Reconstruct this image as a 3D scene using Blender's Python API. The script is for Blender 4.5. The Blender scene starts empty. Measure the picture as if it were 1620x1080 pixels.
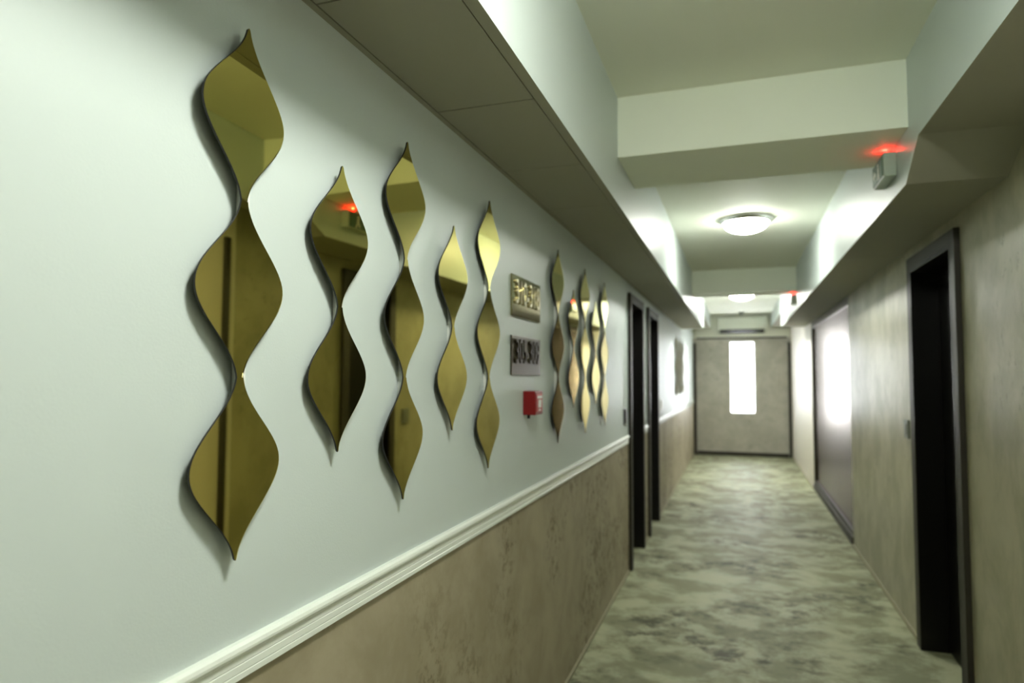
import bpy, bmesh, math
from mathutils import Vector, Matrix
PI = math.pi
sc = bpy.context.scene
C = sc.collection

# ------------------------------------------------------------------ helpers
class MB:
    """collects shapes and links them as one mesh object"""
    def __init__(self):
        self.bm = bmesh.new()
    def box(self, x0, x1, y0, y1, z0, z1, mi=0):
        v = [self.bm.verts.new((x, y, z)) for x in (x0, x1) for y in (y0, y1) for z in (z0, z1)]
        for q in ((0, 1, 3, 2), (4, 6, 7, 5), (0, 4, 5, 1), (2, 3, 7, 6), (0, 2, 6, 4), (1, 5, 7, 3)):
            f = self.bm.faces.new([v[i] for i in q]); f.material_index = mi
        return v
    def prism(self, pts, axis, a, b, mi=0, smooth=False):
        """pts: closed 2-D outline; extruded along axis from a to b"""
        def P(p, t):
            if axis == 'x': return (t, p[0], p[1])
            if axis == 'y': return (p[0], t, p[1])
            return (p[0], p[1], t)
        A = [self.bm.verts.new(P(p, a)) for p in pts]
        B = [self.bm.verts.new(P(p, b)) for p in pts]
        n = len(pts)
        fs = [self.bm.faces.new(A), self.bm.faces.new(B[::-1])]
        for i in range(n):
            f = self.bm.faces.new((A[i], B[i], B[(i + 1) % n], A[(i + 1) % n])); f.smooth = smooth; fs.append(f)
        for f in fs: f.material_index = mi
    def lathe(self, prof, cx, cy, n=48, mi=0, smooth=True):
        rings = []
        for r, z in prof:
            if r < 1e-6: rings.append([self.bm.verts.new((cx, cy, z))])
            else: rings.append([self.bm.verts.new((cx + r * math.cos(2 * PI * k / n), cy + r * math.sin(2 * PI * k / n), z)) for k in range(n)])
        for a, b in zip(rings, rings[1:]):
            for k in range(n):
                q = []
                for v in (a[k % len(a)], a[(k + 1) % len(a)], b[(k + 1) % len(b)], b[k % len(b)]):
                    if v not in q: q.append(v)
                if len(q) > 2:
                    f = self.bm.faces.new(q); f.smooth = smooth; f.material_index = mi
    def tube(self, pts, r, n=10, mi=0):
        pts = [Vector(p) for p in pts]; rings = []
        for i, p in enumerate(pts):
            d = (pts[min(i + 1, len(pts) - 1)] - pts[max(i - 1, 0)]).normalized()
            u = d.orthogonal().normalized() if abs(d.z) > .9 else d.cross(Vector((0, 0, 1))).normalized()
            w = d.cross(u)
            rings.append([self.bm.verts.new(p + r * (math.cos(2 * PI * k / n) * u + math.sin(2 * PI * k / n) * w)) for k in range(n)])
        for a, b in zip(rings, rings[1:]):
            for k in range(n):
                f = self.bm.faces.new((a[k], a[(k + 1) % n], b[(k + 1) % n], b[k])); f.smooth = True; f.material_index = mi
        self.bm.faces.new(rings[0]); self.bm.faces.new(rings[-1][::-1])
    def build(self, name, mats, parent=None, bevel=0, seg=2):
        bmesh.ops.recalc_face_normals(self.bm, faces=self.bm.faces)
        me = bpy.data.meshes.new(name); self.bm.to_mesh(me); self.bm.free()
        for m in (mats if isinstance(mats, (list, tuple)) else [mats]): me.materials.append(m)
        o = bpy.data.objects.new(name, me); C.objects.link(o)
        if parent is not None: o.parent = parent
        if bevel:
            b = o.modifiers.new('bevel', 'BEVEL'); b.width = bevel; b.segments = seg; b.limit_method = 'ANGLE'; b.angle_limit = math.radians(40)
        return o

def empty(name, loc=(0, 0, 0)):
    o = bpy.data.objects.new(name, None); C.objects.link(o); o.location = loc; o.empty_display_size = .05
    return o
def tag(o, label, cat, group=None):
    o['label'] = label; o['category'] = cat
    if group: o['group'] = group
    return o
def struct(o, label=None):
    o['kind'] = 'structure'
    if label: o['label'] = label
    return o

# ------------------------------------------------------------------ materials
def lin(c):
    return tuple((v / 12.92 if v <= .04045 else ((v + .055) / 1.055) ** 2.4) for v in [x / 255 for x in c]) + (1,)
def new_mat(name):
    m = bpy.data.materials.new(name); m.use_nodes = True
    return m, m.node_tree.nodes, m.node_tree.links, m.node_tree.nodes['Principled BSDF']
def plain(name, col, rough=.5, metal=0, spec=.5, bump=0, bscale=300, aniso=0):
    m, N, L, p = new_mat(name)
    p.inputs['Base Color'].default_value = lin(col); p.inputs['Roughness'].default_value = rough
    p.inputs['Metallic'].default_value = metal; p.inputs['Specular IOR Level'].default_value = spec
    t = N.new('ShaderNodeTexCoord')
    n = N.new('ShaderNodeTexNoise'); n.inputs['Scale'].default_value = bscale; n.inputs['Detail'].default_value = 3
    L.new(t.outputs['Object'], n.inputs['Vector'])
    if bump:
        b = N.new('ShaderNodeBump'); b.inputs['Strength'].default_value = bump; b.inputs['Distance'].default_value = .002
        L.new(n.outputs['Fac'], b.inputs['Height']); L.new(b.outputs['Normal'], p.inputs['Normal'])
    return m
def mottled(name, c1, c2, c3, scale, stretch=(1, 1, 1), rough=(.5, .7), lo=.35, hi=.65, fine=14, bump=.1, dark_lo=.55, dark_hi=.72, spec=.5, bdist=.002):
    """two-tone clouding between c1 and c2 with scattered c3 blotches"""
    m, N, L, p = new_mat(name)
    t = N.new('ShaderNodeTexCoord'); mp = N.new('ShaderNodeMapping'); mp.inputs['Scale'].default_value = stretch
    L.new(t.outputs['Object'], mp.inputs['Vector'])
    def noise(s, d=5, r=.6, w=0):
        n = N.new('ShaderNodeTexNoise'); n.inputs['Scale'].default_value = s; n.inputs['Detail'].default_value = d
        n.inputs['Roughness'].default_value = r; n.inputs['Distortion'].default_value = w
        L.new(mp.outputs['Vector'], n.inputs['Vector']); return n
    def ramp(src, a, b):
        r = N.new('ShaderNodeMapRange'); r.interpolation_type = 'SMOOTHSTEP'
        r.inputs['From Min'].default_value = a; r.inputs['From Max'].default_value = b
        L.new(src, r.inputs['Value']); return r.outputs['Result']
    n1 = noise(scale, 6, .65, .3); n2 = noise(fine, 6, .7, .2); n3 = noise(scale * .45, 3, .5)
    a = ramp(n1.outputs['Fac'], lo, hi)
    mix = N.new('ShaderNodeMix'); mix.data_type = 'RGBA'
    mix.inputs['A'].default_value = lin(c1); mix.inputs['B'].default_value = lin(c2)
    L.new(a, mix.inputs['Factor'])
    mul = N.new('ShaderNodeMath'); mul.operation = 'MULTIPLY'
    L.new(ramp(n2.outputs['Fac'], dark_lo, dark_hi), mul.inputs[0]); L.new(ramp(n3.outputs['Fac'], .42, .6), mul.inputs[1])
    mix2 = N.new('ShaderNodeMix'); mix2.data_type = 'RGBA'
    L.new(mix.outputs['Result'], mix2.inputs['A']); mix2.inputs['B'].default_value = lin(c3)
    L.new(mul.outputs[0], mix2.inputs['Factor'])
    L.new(mix2.outputs['Result'], p.inputs['Base Color'])
    rr = N.new('ShaderNodeMapRange'); rr.inputs['To Min'].default_value = rough[0]; rr.inputs['To Max'].default_value = rough[1]
    L.new(n1.outputs['Fac'], rr.inputs['Value']); L.new(rr.outputs['Result'], p.inputs['Roughness'])
    p.inputs['Specular IOR Level'].default_value = spec
    if bump:
        b = N.new('ShaderNodeBump'); b.inputs['Strength'].default_value = bump; b.inputs['Distance'].default_value = bdist
        L.new(n2.outputs['Fac'], b.inputs['Height']); L.new(b.outputs['Normal'], p.inputs['Normal'])
    return m

PAINT = plain('white_wall_paint', (194, 204, 201), .42, bump=.12, bscale=260, spec=.4)
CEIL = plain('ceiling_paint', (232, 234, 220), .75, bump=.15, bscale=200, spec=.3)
BEAM = plain('beam_paint', (238, 243, 228), .7, bump=.12, bscale=200, spec=.3)
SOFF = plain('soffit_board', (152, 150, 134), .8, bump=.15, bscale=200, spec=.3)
RAILW = plain('white_gloss_rail', (226, 232, 224), .25)
BROWN = mottled('brown_stone_wallpaper', (164, 155, 131), (148, 139, 114), (104, 95, 70), 3.5, (1, 1, .95), (.5, .65), fine=24, bump=.12, dark_lo=.48, dark_hi=.62)
GREENW = mottled('beige_cloud_wallpaper', (172, 168, 143), (150, 147, 121), (124, 118, 93), 4, (1, 1, .7), (.28, .5), fine=20, bump=.12)
GREYW = mottled('grey_cloud_wallpaper', (186, 183, 172), (170, 168, 156), (150, 146, 132), 4, (1, 1, 1), (.4, .6), fine=16, bump=.08)
PALE = plain('pale_cream_wallpaper', (218, 212, 200), .5, bump=.1, bscale=150)
CARPET = mottled('mottled_carpet', (172, 175, 143), (130, 133, 103), (74, 74, 50), 3.4, (.9, 1.1, 1), (.5, .7), lo=.4, hi=.6, fine=7.5, bump=.35, dark_lo=.43, dark_hi=.64, spec=.28, bdist=.004)
BEAD = plain('beige_floor_bead', (150, 146, 118), .6)
DARKW = plain('black_brown_lacquer', (11, 9, 6), .4, spec=.3)
CASE = plain('dark_brown_casing', (46, 42, 33), .5, spec=.5)
BLACKP = plain('black_plastic', (22, 22, 20), .35)
GOLD = plain('gold_mirror', (216, 202, 120), .025, metal=1)
GOLDE = plain('gold_edge', (20, 17, 9), .5)
BRASS = plain('smoked_gold_plate', (172, 164, 118), .1, metal=1)
BRASSD = plain('darkened_metal', (84, 78, 62), .36, metal=1)  # gold darkened to paint the lower plate's dim reflection; also used on panel frame
CHROME = plain('chrome', (200, 200, 196), .15, metal=1)
RED = plain('red_plastic', (122, 6, 10), .35)
WHITEP = plain('white_plastic', (226, 228, 220), .3)
SIGNB = plain('greyed_sign_housing', (168, 180, 166), .35)
GREYP = plain('grey_plastic', (120, 124, 116), .4)
GREEN = plain('green_sign_face', (20, 84, 48), .35)
NUM = plain('gold_numerals', (196, 190, 156), .35, metal=1)
NUMD = plain('dark_numerals', (66, 60, 44), .4, metal=1)
REDL = plain('faded_red_plate', (176, 70, 66), .35)

def steel():
    m, N, L, p = new_mat('brushed_steel')
    p.inputs['Base Color'].default_value = lin((122, 113, 106)); p.inputs['Metallic'].default_value = 1
    p.inputs['Specular Tint'].default_value = (.5, .48, .46, 1); p.inputs['Roughness'].default_value = .25; p.inputs['Anisotropic'].default_value = 1
    c = N.new('ShaderNodeCombineXYZ'); c.inputs['Z'].default_value = 1
    L.new(c.outputs[0], p.inputs['Tangent'])
    return m
STEEL = steel()
def emit(name, col, s):
    m, N, L, p = new_mat(name)
    p.inputs['Base Color'].default_value = lin(col); p.inputs['Emission Color'].default_value = lin(col)
    p.inputs['Emission Strength'].default_value = s; p.inputs['Roughness'].default_value = .3
    return m
LAMP = emit('frosted_glass_lit', (252, 254, 243), 29)
LAMPW = emit('frosted_glass_lit_bright', (252, 254, 243), 38)
LAMPF = emit('frosted_glass_lit_far', (253, 253, 246), 58)
LED = emit('red_led', (255, 20, 14), 8)
def glassm():
    m, N, L, p = new_mat('window_glass')
    p.inputs['Transmission Weight'].default_value = 1; p.inputs['Roughness'].default_value = .0; p.inputs['IOR'].default_value = 1.05
    return m
GLASS = glassm()

# ------------------------------------------------------------------ setting
XL, XR, YB, YE = -.813, .965, -3.4, 13.4
ZC, ZS, ZR = 2.72, 2.25, 1.0
# left wall: upper paint, lower wallpaper, openings of two doors
DL = [(5.22, 5.91), (6.37, 7.07)]
DH = 2.12
b = MB()
def lwall(y0, y1, z0, z1):
    if z0 < ZR:
        b.box(XL - .3, XL, y0, y1, z0, ZR, 1); z0 = ZR
    b.box(XL - .3, XL, y0, y1, z0, z1, 0)
lwall(YB, DL[0][0], 0, 2.8); lwall(DL[0][1], DL[1][0], 0, 2.8); lwall(DL[1][1], YE, 0, 2.8)
for a, c in DL: lwall(a, c, DH, 2.8)
struct(b.build('wall_left', [PAINT, BROWN]))
# right wall
DR = (3.5, 4.25); PN = (6.6, 9.75)
b = MB()
b.box(XR, XR + .35, YB, 2.60, 0, 2.8, 1)
b.box(XR, XR + .35, 2.60, DR[0], 0, 2.8); b.box(XR, XR + .35, DR[0], DR[1], DH, 2.8)
b.box(XR, XR + .35, DR[1], PN[0], 0, 2.8); b.box(XR + .06, XR + .35, PN[0], PN[1], 0, 2.8)
b.box(XR, XR + .35, PN[1], YE, 0, 2.8, 1)
struct(b.build('wall_right', [GREENW, PALE]))
b = MB(); b.box(XL - .3, XR + .35, YB - .2, YB, 0, 2.8); struct(b.build('wall_back', CASE))
# end wall with the window hole
WX0, WX1, WZ0, WZ1 = -.133, .333, .805, 2.2
ZT = 2.265
b = MB()
b.box(XL - .3, WX0, YE, YE + .2, 0, ZT); b.box(WX1, XR + .35, YE, YE + .2, 0, ZT)
b.box(WX0, WX1, YE, YE + .2, 0, WZ0); b.box(WX0, WX1, YE, YE + .2, WZ1, ZT)
b.box(XL - .3, XR + .35, YE, YE + .2, ZT, 2.8, 1)
struct(b.build('wall_end', [GREYW, CEIL]))
b = MB(); b.box(XL - .3, XR + .35, YB - .2, YE + .2, -.1, 0); struct(b.build('floor', CARPET))
b = MB(); b.box(XL - .3, XR + .35, YB - .2, YE + .2, 2.8, 2.9); b.box(XL, XR, YB, YE, ZC, 2.8); struct(b.build('ceiling', CEIL))
# window
w = struct(empty('window_1', ((WX0 + WX1) / 2, YE, WZ0)))
def rel(o, par):
    o.parent = par; o.matrix_parent_inverse = Matrix.Translation(par.location).inverted(); return o
b = MB(); t = .022
b.box(WX0, WX0 + t, YE + .06, YE + .11, WZ0, WZ1); b.box(WX1 - t, WX1, YE + .06, YE + .11, WZ0, WZ1)
b.box(WX0 + t, WX1 - t, YE + .06, YE + .11, WZ0, WZ0 + t); b.box(WX0 + t, WX1 - t, YE + .06, YE + .11, WZ1 - t, WZ1)
rel(b.build('window_frame', WHITEP), w)
b = MB(); b.box(WX0 + t, WX1 - t, YE + .08, YE + .086, WZ0 + t, WZ1 - t); rel(b.build('glass_pane', GLASS), w)
# soffits
SXL, SXR = -.478, .63
b = MB()
b.box(XL, SXL, YB, 10.5, ZS + .006, ZC)
ys = [YB, -1.765, -1.195, -.625, -.055, .515, 1.085, 1.655, 2.225, 2.80, 3.37, 3.94, 5.3, 7.0, 8.8, 10.5]
for a, c in zip(ys, ys[1:]):
    b.box(-.793, -.510, a + .0026, c - .0026, ZS, ZS + .01)
b.box(XL, -.797, YB, 10.5, ZS, ZS + .01); b.box(-.507, SXL, YB, 10.5, ZS, ZS + .006)
b.box(XL, SXL, 10.5, YE, 2.46, ZC)
for f in b.bm.faces:
    f.normal_update()
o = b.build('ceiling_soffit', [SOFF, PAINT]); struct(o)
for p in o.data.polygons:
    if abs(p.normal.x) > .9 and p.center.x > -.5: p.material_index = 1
b = MB()
b.prism([(YB, 2.375), (2.66, 2.375), (2.86, ZS), (4.505, ZS), (4.505, ZS + .004), (4.512, ZS + .004), (4.512, ZS), (10.45, ZS), (10.45, 2.46), (YE, 2.46), (YE, ZC), (YB, ZC)], 'x', SXR, XR)
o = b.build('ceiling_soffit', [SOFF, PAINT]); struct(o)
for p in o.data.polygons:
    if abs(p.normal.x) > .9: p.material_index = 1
for y0, y1 in ((2.8, 3.3), (7.75, 8.12)):
    b = MB(); b.box(SXL, SXR, y0, y1, 2.455, ZC); o = b.build('ceiling_beam', BEAM); struct(o)
# chair rail on the left wall, in three lengths
prof = [(0, .984), (.008, .984), (.010, .986), (.010, .9955), (.0085, .997), (.010, .9985), (.010, 1.010), (.0088, 1.0115), (.010, 1.013), (.010, 1.024), (.0092, 1.026),
        (.014, 1.028), (.0175, 1.033), (.018, 1.038), (.016, 1.044), (.010, 1.048), (0, 1.048)]
n = 0
for y0, y1 in ((YB, 5.14), (5.99, 6.29), (7.15, YE)):
    n += 1
    b = MB(); b.prism([(XL + x, z) for x, z in prof], 'y', y0, y1); struct(b.build('trim_%d' % n, RAILW))
# thin floor beads
b = MB()
for y0, y1 in ((YB, 5.14), (5.99, 6.29), (7.15, YE)): b.box(XL, XL + .012, y0, y1, 0, .018)
struct(b.build('baseboard_left', BEAD))
b = MB()
for y0, y1 in ((YB, 3.42), (4.33, PN[0]), (PN[1], YE)): b.box(XR - .014, XR, y0, y1, 0, .02)
struct(b.build('baseboard_right', BEAD))
b = MB(); b.box(XL + .06, XR - .06, YE - .02, YE, 0, .07); struct(b.build('baseboard_end', CASE))
b = MB(); b.box(XL, XL + .055, YE - .06, YE, 0, 2.17); struct(b.build('trim_4', CASE))
b = MB(); b.box(XR - .05, XR, YE - .06, YE, 0, 2.17); struct(b.build('trim_5', CASE))
b = MB(); b.box(XL + .06, XR - .06, YE - .015, YE, 2.25, 2.28); struct(b.build('trim_6', CASE))
b = MB(); b.box(XR - .02, XR, 2.52, 2.55, 0, 2.2); struct(b.build('trim_7', CASE))

# doors set in shallow reveals
def door(name, side, y0, y1, handle):
    X = XL if side < 0 else XR
    s = side                      # outward direction from the corridor
    r = struct(empty(name, (X, (y0 + y1) / 2, 0)))
    ci, de, cw = .026, .115, (.05 if side < 0 else .065)   # casing projection, reveal depth, casing width
    def bx(b, a, c, *k):
        b.box(min(X + s * a, X + s * c), max(X + s * a, X + s * c), *k)
    b = MB()
    g = .0005
    bx(b, -ci, -g, y0 - cw, y0, 0, DH + cw); bx(b, -ci, -g, y1, y1 + cw, 0, DH + cw); bx(b, -ci, -g, y0, y1, DH, DH + cw)
    rel(b.build('door_frame', CASE, bevel=.002), r)
    b = MB(); bx(b, -ci, de, y0 + g, y0 + .02, 0, DH - .02); bx(b, -ci, de, y1 - .02, y1 - g, 0, DH - .02); bx(b, -ci, de, y0 + g, y1 - g, DH - .02, DH - g)
    rel(b.build('door_lining', DARKW, bevel=.002), r)
    b = MB(); bx(b, de, de + .04, y0 + .004, y1 - .004, .0005, DH - .0005)
    for k in range(2):
        z0, z1 = (.2, .95) if k == 0 else (1.1, 1.95)
        bx(b, de - .004, de, y0 + .12, y1 - .12, z0, z1)
    leaf = rel(b.build('door_leaf', DARKW, bevel=.002), r)
    b = MB()
    hy = y0 + .07 if handle < 0 else y1 - .07
    hx = X + s * de
    b.tube([(hx, hy, 1.03), (hx - s * .045, hy, 1.03), (hx - s * .05, hy - handle * .02, 1.03), (hx - s * .05, hy - handle * .12, 1.03)], .008)
    h = b.build('door_handle', CHROME); h.parent = leaf; h.matrix_parent_inverse = Matrix.Translation(r.location).inverted()
    return r
door('door_1', -1, *DL[0], -1)
door('door_2', -1, *DL[1], -1)
door('door_3', 1, *DR, 1)

# ------------------------------------------------------------------ gold wave ornaments
def leaf_mesh(kind, W=.1, wst=.0075, tip=.003, P=.3, N=40):
    """one leaf lobe; kind 'top', 'mid' or 'end' decides which ends come to a point"""
    th = .004
    b = MB(); rows = []
    if kind == 'top': rows.append((0.0, P / 2 + .003))
    for i in range(N + 1):
        t = i / N
        c = .80 * (1 - math.cos(2 * PI * t)) / 2 + .20 * (1 - abs(2 * t - 1))
        if abs(t - .5) < .12:                       # round off the widest point
            k = (abs(t - .5) / .12); c = c - .2 * .12 * (1 - k) ** 2
        if (kind == 'top' and t < .5) or (kind == 'end' and t > .5):
            c = .66 * (1 - math.cos(2 * PI * t)) / 2 + .34 * (1 - abs(2 * t - 1))
            if abs(t - .5) < .12: c -= .34 * .12 * (1 - k) ** 2
            c *= .976 / (1 - .34 * .12)
        e = wst
        if kind == 'top' and t < .5: e = tip
        if kind == 'end' and t > .5: e = tip
        rows.append((e + (W - e) * c / .976, P / 2 - t * P))
    if kind == 'end': rows.append((0.0, -P / 2 - .003))
    fr, bk = [], []
    for w, z in rows:
        if w == 0: q = b.bm.verts.new((th, 0, z)); fr.append([q, q, q]); bk.append([b.bm.verts.new((0, 0, z))])
        else:                                        # the falling edge on one side is faceted, shaped to catch a bright highlight
            t = .5 - z / P
            k = min(1, max(0, (t - .42) / .2)); k = k * k * (3 - 2 * k)
            ins = min(w * .6, .0004 + .0034 * k)
            fr.append([b.bm.verts.new((th, -w, z)), b.bm.verts.new((th, w - ins, z)), b.bm.verts.new((th - ins * .42, w, z))])
            bk.append([b.bm.verts.new((0, -w, z)), b.bm.verts.new((0, w, z))])
    def face(vs, mi):
        q = []
        for v in vs:
            if v not in q: q.append(v)
        if len(q) > 2:
            f = b.bm.faces.new(q); f.material_index = mi
    for i in range(len(rows) - 1):
        a, c, d, e = fr[i], fr[i + 1], bk[i], bk[i + 1]
        face((a[0], c[0], c[1], a[1]), 0); face((a[1], c[1], c[2], a[2]), 0); face((d[-1], e[-1], e[0], d[0]), 2)
        face((a[-1], c[-1], e[-1], d[-1]), 1); face((d[0], e[0], c[0], a[0]), 1)
    if kind != 'top': face((fr[0][0], fr[0][1], fr[0][2], bk[0][1], bk[0][0]), 1)
    if kind != 'end': face((fr[-1][2], fr[-1][1], fr[-1][0], bk[-1][0], bk[-1][1]), 1)
    return b
SO = .019
def make_ornament(nl):
    H = nl * .3
    root = empty('wave_mirror')
    for k in range(nl):
        kind = 'top' if k == 0 else 'end' if k == nl - 1 else 'mid'
        o = leaf_mesh(kind).build('mirror_leaf', [GOLD, GOLDE, BLACKP], root)
        o.location = (SO, 0, H / 2 - .15 - k * .3)
    b = MB(); b.box(.0006, SO - .004, .004, .020, -H / 2 + .06, H / 2 - .06)
    b.build('backing_strip', WHITEP, root)
    return root
protos = {3: make_ornament(3), 2: make_ornament(2)}
used = set()
def place_ornament(nl, y, zc, label, group, tilts):
    src = protos[nl]
    if nl in used:
        r = src.copy(); C.objects.link(r)
        for ch in sorted(src.children, key=lambda c: c.name):
            c = ch.copy(); C.objects.link(c); c.parent = r
    else: r = src; used.add(nl)
    r.location = (XL + .0002, y, zc)
    lv = sorted([c for c in r.children if c.name.startswith('mirror_leaf')], key=lambda c: -c.location.z)
    for c, a in zip(lv, tilts): c.rotation_euler = (0, 0, math.radians(a))
    tag(r, label, 'wall ornament', group)
TL = {.893: (1.4, -1.7, -1.7), 1.182: (-2.1, -2.1), 1.470: (-1.5, -.9, -.9)}
Z3, Z2 = 1.647, 1.645
G1 = 'gold mirror ornaments in the large set before the number plates'
for nl, y, lab in ((3, .893, 'largest gold mirror ornament of three leaf lobes, first in the row on the white wall'),
                   (2, 1.182, 'gold mirror ornament of two leaf lobes reflecting a green sign and red light'),
                   (3, 1.470, 'three-lobed gold mirror ornament hanging between the two short two-lobed ones before the plates'),
                   (2, 1.765, 'short two-lobed gold mirror ornament, second from the number plates, pale upper lobe'),
                   (3, 2.060, 'three-lobed gold mirror ornament hanging directly beside the two number plates')):
    place_ornament(nl, y, Z3 if nl == 3 else Z2, lab, G1, TL.get(y, (-1.4,) * 3))
G2 = 'gold mirror ornaments between the red call point and the doorway'
for nl, y, lab in ((3, 2.965, 'first tall three-lobed gold mirror ornament beyond the red call point'),
                   (2, 3.275, 'first short two-lobed gold mirror ornament beyond the red call point, bright upper lobe'),
                   (3, 3.545, 'middle three-lobed gold mirror ornament of the five between call point and doorway'),
                   (2, 3.830, 'second short two-lobed gold mirror ornament beyond the red call point, nearer the doorway'),
                   (3, 4.110, 'last three-lobed gold mirror ornament before the dark doorway and black switch plate')):
    place_ornament(nl, y, Z3 if nl == 3 else Z2, lab, G2, (-1.4,) * 3)
G3 = 'far gold mirror ornaments beyond the two doorways'
for k, (nl, y) in enumerate(((3, 9.35), (2, 9.65), (3, 9.93), (2, 10.22), (3, 10.5))):
    place_ornament(nl, y, Z3 if nl == 3 else Z2, 'gold wavy ornament overlapping its neighbours edge-on, far along the wall beyond both doorways', G3, (-1.4,) * 3)

# ------------------------------------------------------------------ number plates
def text_mesh(body, size, name, mat, parent, loc, ext=.003, sx=1.0, font_rot=(PI / 2, 0, PI / 2)):
    cu = bpy.data.curves.new(name, 'FONT'); cu.body = body; cu.size = size; cu.extrude = ext; cu.align_x = 'CENTER'; cu.align_y = 'CENTER'
    tmp = bpy.data.objects.new('tmp', cu); C.objects.link(tmp)
    bpy.context.view_layer.update()
    me = bpy.data.meshes.new_from_object(tmp.evaluated_get(bpy.context.evaluated_depsgraph_get()))
    bpy.data.objects.remove(tmp); bpy.data.curves.remove(cu)
    me.transform(Matrix.Diagonal((sx, 1, 1, 1)))
    me.materials.clear(); me.materials.append(mat)
    o = bpy.data.objects.new(name, me); C.objects.link(o); o.parent = parent
    o.location = loc; o.rotation_euler = font_rot
    return o
for z0, z1, txt, mt, nm, lab, tl in ((1.733, 1.894, '310-318', BRASS, NUM, 'shiny gold number plate with raised numerals, the upper of two on the white wall', .05),
                         (1.506, 1.659, '305-309', BRASSD, NUMD, 'gold number plate coloured dark for its dim reflection, with dark numerals, directly above the red call point', 0.0)):
    r = empty('number_plate', (XL + .001, 2.53, (z0 + z1) / 2))
    h = (z1 - z0) / 2
    b = MB(); b.box(0, .006, -.19, .19, -h, h); b.build('plate', mt, r, bevel=.001)
    text_mesh(txt, .135, 'numerals', nm, r, (.0095, 0, .012), ext=.0035, sx=.72)
    tag(r, lab, 'sign', 'number plates beside the gold ornaments')
# red manual call point
r = empty('call_point', (XL, 2.55, 1.395))
b = MB(); b.box(.0005, .053, -.053, .053, -.048, .048); b.build('housing', RED, r, bevel=.004)
b = MB(); b.box(.053, .0555, -.04, .04, -.036, .036); b.build('front_plate', REDL, r, bevel=.001)
b = MB()
b.box(.0555, .057, -.018, .018, -.018, .012)
b.prism([(-.03, .018), (.03, .018), (.03, .028), (-.03, .028)], 'x', .0555, .0568)
b.prism([(-.012, -.032), (.012, -.032), (0, -.021)], 'x', .0555, .0568)
b.build('press_window', WHITEP, r)
b = MB(); b.tube([(.02, -.035, -.0485), (.02, -.035, -.062)], .006); b.build('key_stub', BLACKP, r)
tag(r, 'red fire alarm call point box on the white wall below the number plates', 'fire alarm')
# switch plates
def plate(name, x, s, y, z, hw, hh, mat, lab, cat):
    r = empty(name, (x, y, z))
    b = MB(); b.box(min(-s * .001, s * .012), max(-s * .001, s * .012), -hw, hw, -hh, hh); b.build('plate', mat, r, bevel=.003)
    b = MB(); b.box(min(s * .012, s * .016), max(s * .012, s * .016), -hw * .55, hw * .55, -hh * .6, hh * .6); b.build('rocker', mat, r, bevel=.001)
    tag(r, lab, cat)
plate('card_reader', XL, 1, 5.0, 1.2, .05, .058, BLACKP, 'small black card reader plate on white wall just before the first doorway', 'switch')
plate('card_reader', XR, -1, 4.50, 1.195, .05, .055, GREYP, 'dark grey card reader plate on beige wallpaper beside the black door', 'switch')
plate('light_switch', XL, 1, 7.50, 1.19, .045, .055, WHITEP, 'small white light switch above the white rail beyond the second doorway', 'switch')

# ------------------------------------------------------------------ ceiling lamps
def lamp(y, lab, mat=None):
    mat = mat or LAMP
    r = empty('ceiling_lamp', (.08, y, ZC))
    b = MB(); b.lathe([(0, -.001), (.196, -.001), (.2, -.006), (.197, -.016), (.178, -.034), (.172, -.036), (.170, -.030), (.150, -.024), (0, -.024)], 0, 0); b.build('base_plate', CHROME, r)
    b = MB()
    pr = [(.165, -.03)]
    for k in range(1, 13):
        a = k / 12 * PI / 2
        pr.append((.165 * math.cos(a) if k < 12 else 0, -.03 - .078 * math.sin(a)))
    pr += [(0, -.102)] + [(.158 * math.cos(a / 12 * PI / 2), -.03 - .072 * math.sin(a / 12 * PI / 2)) for a in range(11, -1, -1)]
    b.lathe(pr[:13] , 0, 0); b.build('glass_bowl', mat, r)
    for k in range(3):
        a = 2 * PI * k / 3 + PI / 2
        ca, sa = math.cos(a), math.sin(a)
        b = MB(); b.tube([(ca * .19, sa * .19, -.010), (ca * .186, sa * .186, -.040), (ca * .166, sa * .166, -.052), (ca * .158, sa * .158, -.060)], .006); b.build('clip', CHROME, r)
    tag(r, lab, 'ceiling lamp', 'round glass ceiling lamps along the corridor')
lamp(5.3, 'lit white glass bowl lamp on the ceiling just beyond the nearer beam')
lamp(9.97, 'lit white glass bowl lamp partly hidden below the farther ceiling beam', LAMPF)
lamp(.8, 'lit white glass bowl lamp on the ceiling before the nearer beam, above the first ornaments', LAMPW)

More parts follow.
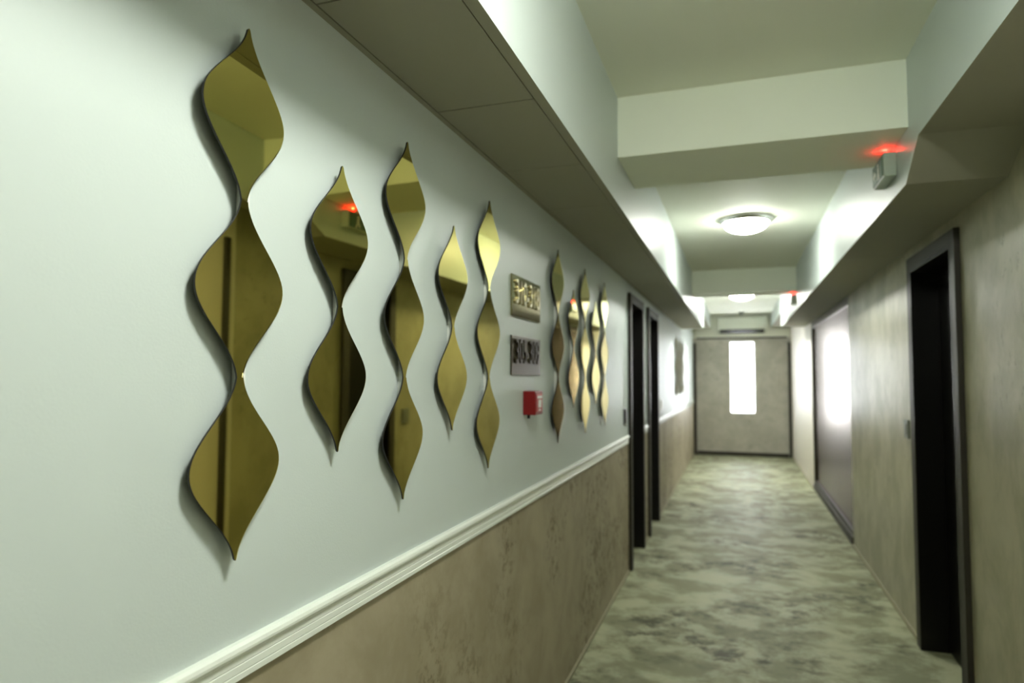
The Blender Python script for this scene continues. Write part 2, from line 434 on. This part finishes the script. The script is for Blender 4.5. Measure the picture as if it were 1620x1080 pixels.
# ------------------------------------------------------------------ exit signs on the right soffit face
def exit_sign(y, lab):
    r = empty('exit_sign', (SXR, y, 2.37))
    b = MB(); b.box(-.05, -.0005, -.11, .11, -.045, .055); b.build('housing', SIGNB, r, bevel=.006)
    b = MB(); b.box(-.053, -.05, -.098, .098, -.038, .046); b.build('sign_face', GREEN, r)
    # running figure and arrow in white
    b = MB()
    X0, X1 = -.0545, -.053
    b.prism([(-.02 + .009 * math.cos(a * PI / 4), .026 + .009 * math.sin(a * PI / 4)) for a in range(8)], 'x', X0, X1)
    b.prism([(-.03, .015), (-.012, .015), (-.018, -.008), (-.03, -.008)], 'x', X0, X1)
    b.prism([(-.03, -.008), (-.02, -.008), (-.038, -.04), (-.046, -.036)], 'x', X0, X1)
    b.prism([(-.022, -.008), (-.014, -.004), (.0, -.03), (-.008, -.034)], 'x', X0, X1)
    b.build('pictogram', WHITEP, r); b = MB()
    b.prism([(.03, -.005), (.055, -.005), (.055, -.018), (.08, .002), (.055, .022), (.055, .01), (.03, .01)], 'x', X0, X1)
    b.build('arrow', WHITEP, r)
    b = MB(); b.lathe([(0, .069), (.005, .067), (.007, .06), (.007, .053)], -.03, -.04, n=16); led = b.build('indicator_light', LED, r)
    led['label'] = 'glowing red indicator light'
    tag(r, lab, 'exit sign', 'green exit signs high on the soffit')
    l = bpy.data.lights.new('indicator_glow', 'POINT'); l.color = (1, .03, .02); l.energy = .045; l.shadow_soft_size = .004
    lo = bpy.data.objects.new('indicator_glow', l); C.objects.link(lo); lo.parent = r; lo.location = (-.03, -.04, .075)
exit_sign(3.1, 'emergency exit sign box with glowing red light under the nearer ceiling beam')
exit_sign(7.98, 'small emergency exit sign with red light under the farther ceiling beam')

# ------------------------------------------------------------------ steel wall panel on the right
r = empty('steel_wall_panel', (XR + .06, (PN[0] + PN[1]) / 2, 0))
L2 = (PN[1] - PN[0]) / 2
b = MB()
for k in range(3):
    y0 = -L2 + .03 + k * (2 * L2 - .06) / 3; y1 = -L2 + .03 + (k + 1) * (2 * L2 - .06) / 3
    bb = MB(); bb.box(-.03, -.001, y0 + .002, y1 - .002, .12, 2.17); bb.build('panel_sheet', STEEL, r)
b = MB(); b.box(-.055, -.001, -L2 + .001, L2 - .001, 2.17, 2.245); b.box(-.055, -.001, -L2 + .001, -L2 + .03, .12, 2.17); b.box(-.055, -.001, L2 - .03, L2 - .001, .12, 2.17)
b.build('panel_frame', BRASSD, r, bevel=.002)
b = MB(); b.box(-.07, -.001, -L2 + .001, L2 - .001, 0, .08); b.box(-.055, -.001, -L2 + .001, L2 - .001, .08, .12); b.build('base_rail', CASE, r, bevel=.002)
tag(r, 'long brushed steel panel set in the wall, bright above and dark below', 'wall panel')

# ------------------------------------------------------------------ end wall fittings
GLOSSW = plain('glossy_white_plastic', (214, 220, 208), .08)
r = empty('air_conditioner', (.1, YE, 2.35))
b = MB(); b.prism([(-.002, .0), (-.12, .0), (-.19, .06), (-.2, .14), (-.19, .3), (-.17, .31), (-.002, .31)], 'x', -.44, .44); b.build('housing', GLOSSW, r, bevel=.01)
b = MB(); b.prism([(-.125, -.004), (-.1955, .056), (-.2, .07), (-.128, -.001)], 'x', -.4, .4); b.build('air_outlet', BLACKP, r)
tag(r, 'white wall air conditioner high on the end wall above the window', 'air conditioner')
r = empty('smoke_detector', (.09, 12.9, ZC))
b = MB(); b.lathe([(0, -.001), (.05, -.001), (.052, -.012), (.045, -.02)], 0, 0, n=32); b.lathe([(.045, -.02), (.04, -.045), (.03, -.052), (0, -.052)], 0, 0, n=32); b.build('detector_body', GREYP, r)
tag(r, 'small round dark smoke detector on the ceiling near the end wall', 'smoke detector')

# ------------------------------------------------------------------ light
wd = bpy.data.worlds.new('daylight'); sc.world = wd; wd.use_nodes = True
bg = wd.node_tree.nodes['Background']; bg.inputs['Color'].default_value = (.93, .96, 1, 1); bg.inputs['Strength'].default_value = 9
al = bpy.data.lights.new('window_portal', 'AREA'); al.shape = 'RECTANGLE'; al.size = WX1 - WX0; al.size_y = WZ1 - WZ0; al.cycles.is_portal = True
ao = bpy.data.objects.new('window_portal', al); C.objects.link(ao); ao.location = ((WX0 + WX1) / 2, YE + .22, (WZ0 + WZ1) / 2); ao.rotation_euler = (-PI / 2, 0, 0)

# ------------------------------------------------------------------ camera
cam = bpy.data.cameras.new('camera'); co = bpy.data.objects.new('camera', cam); C.objects.link(co)
yaw, pitch, roll = .33130, .05374, .00347
f = Vector((-math.sin(yaw) * math.cos(pitch), math.cos(yaw) * math.cos(pitch), math.sin(pitch)))
rr = Vector((math.cos(yaw), math.sin(yaw), 0)); u = rr.cross(f)
r2 = math.cos(roll) * rr + math.sin(roll) * u; u2 = -math.sin(roll) * rr + math.cos(roll) * u
M = Matrix((r2, u2, -f)).transposed().to_4x4(); M.translation = (0, 0, 1.5)
co.matrix_world = M
cam.sensor_width = 36; cam.lens = 1034.2 / 1620 * 36; cam.clip_start = .02
cam.dof.use_dof = True; cam.dof.focus_distance = 1.35; cam.dof.aperture_fstop = 2.6
sc.camera = co
sc.view_settings.view_transform = 'Standard'; sc.view_settings.look = 'None'; sc.view_settings.gamma = 1
sc.view_settings.use_curve_mapping = False; sc.view_settings.exposure = 1.66
sc.cycles.use_denoising = True
sc.cycles.max_bounces = 10; sc.cycles.diffuse_bounces = 6; sc.cycles.glossy_bounces = 6
sc.cycles.sample_clamp_indirect = 8
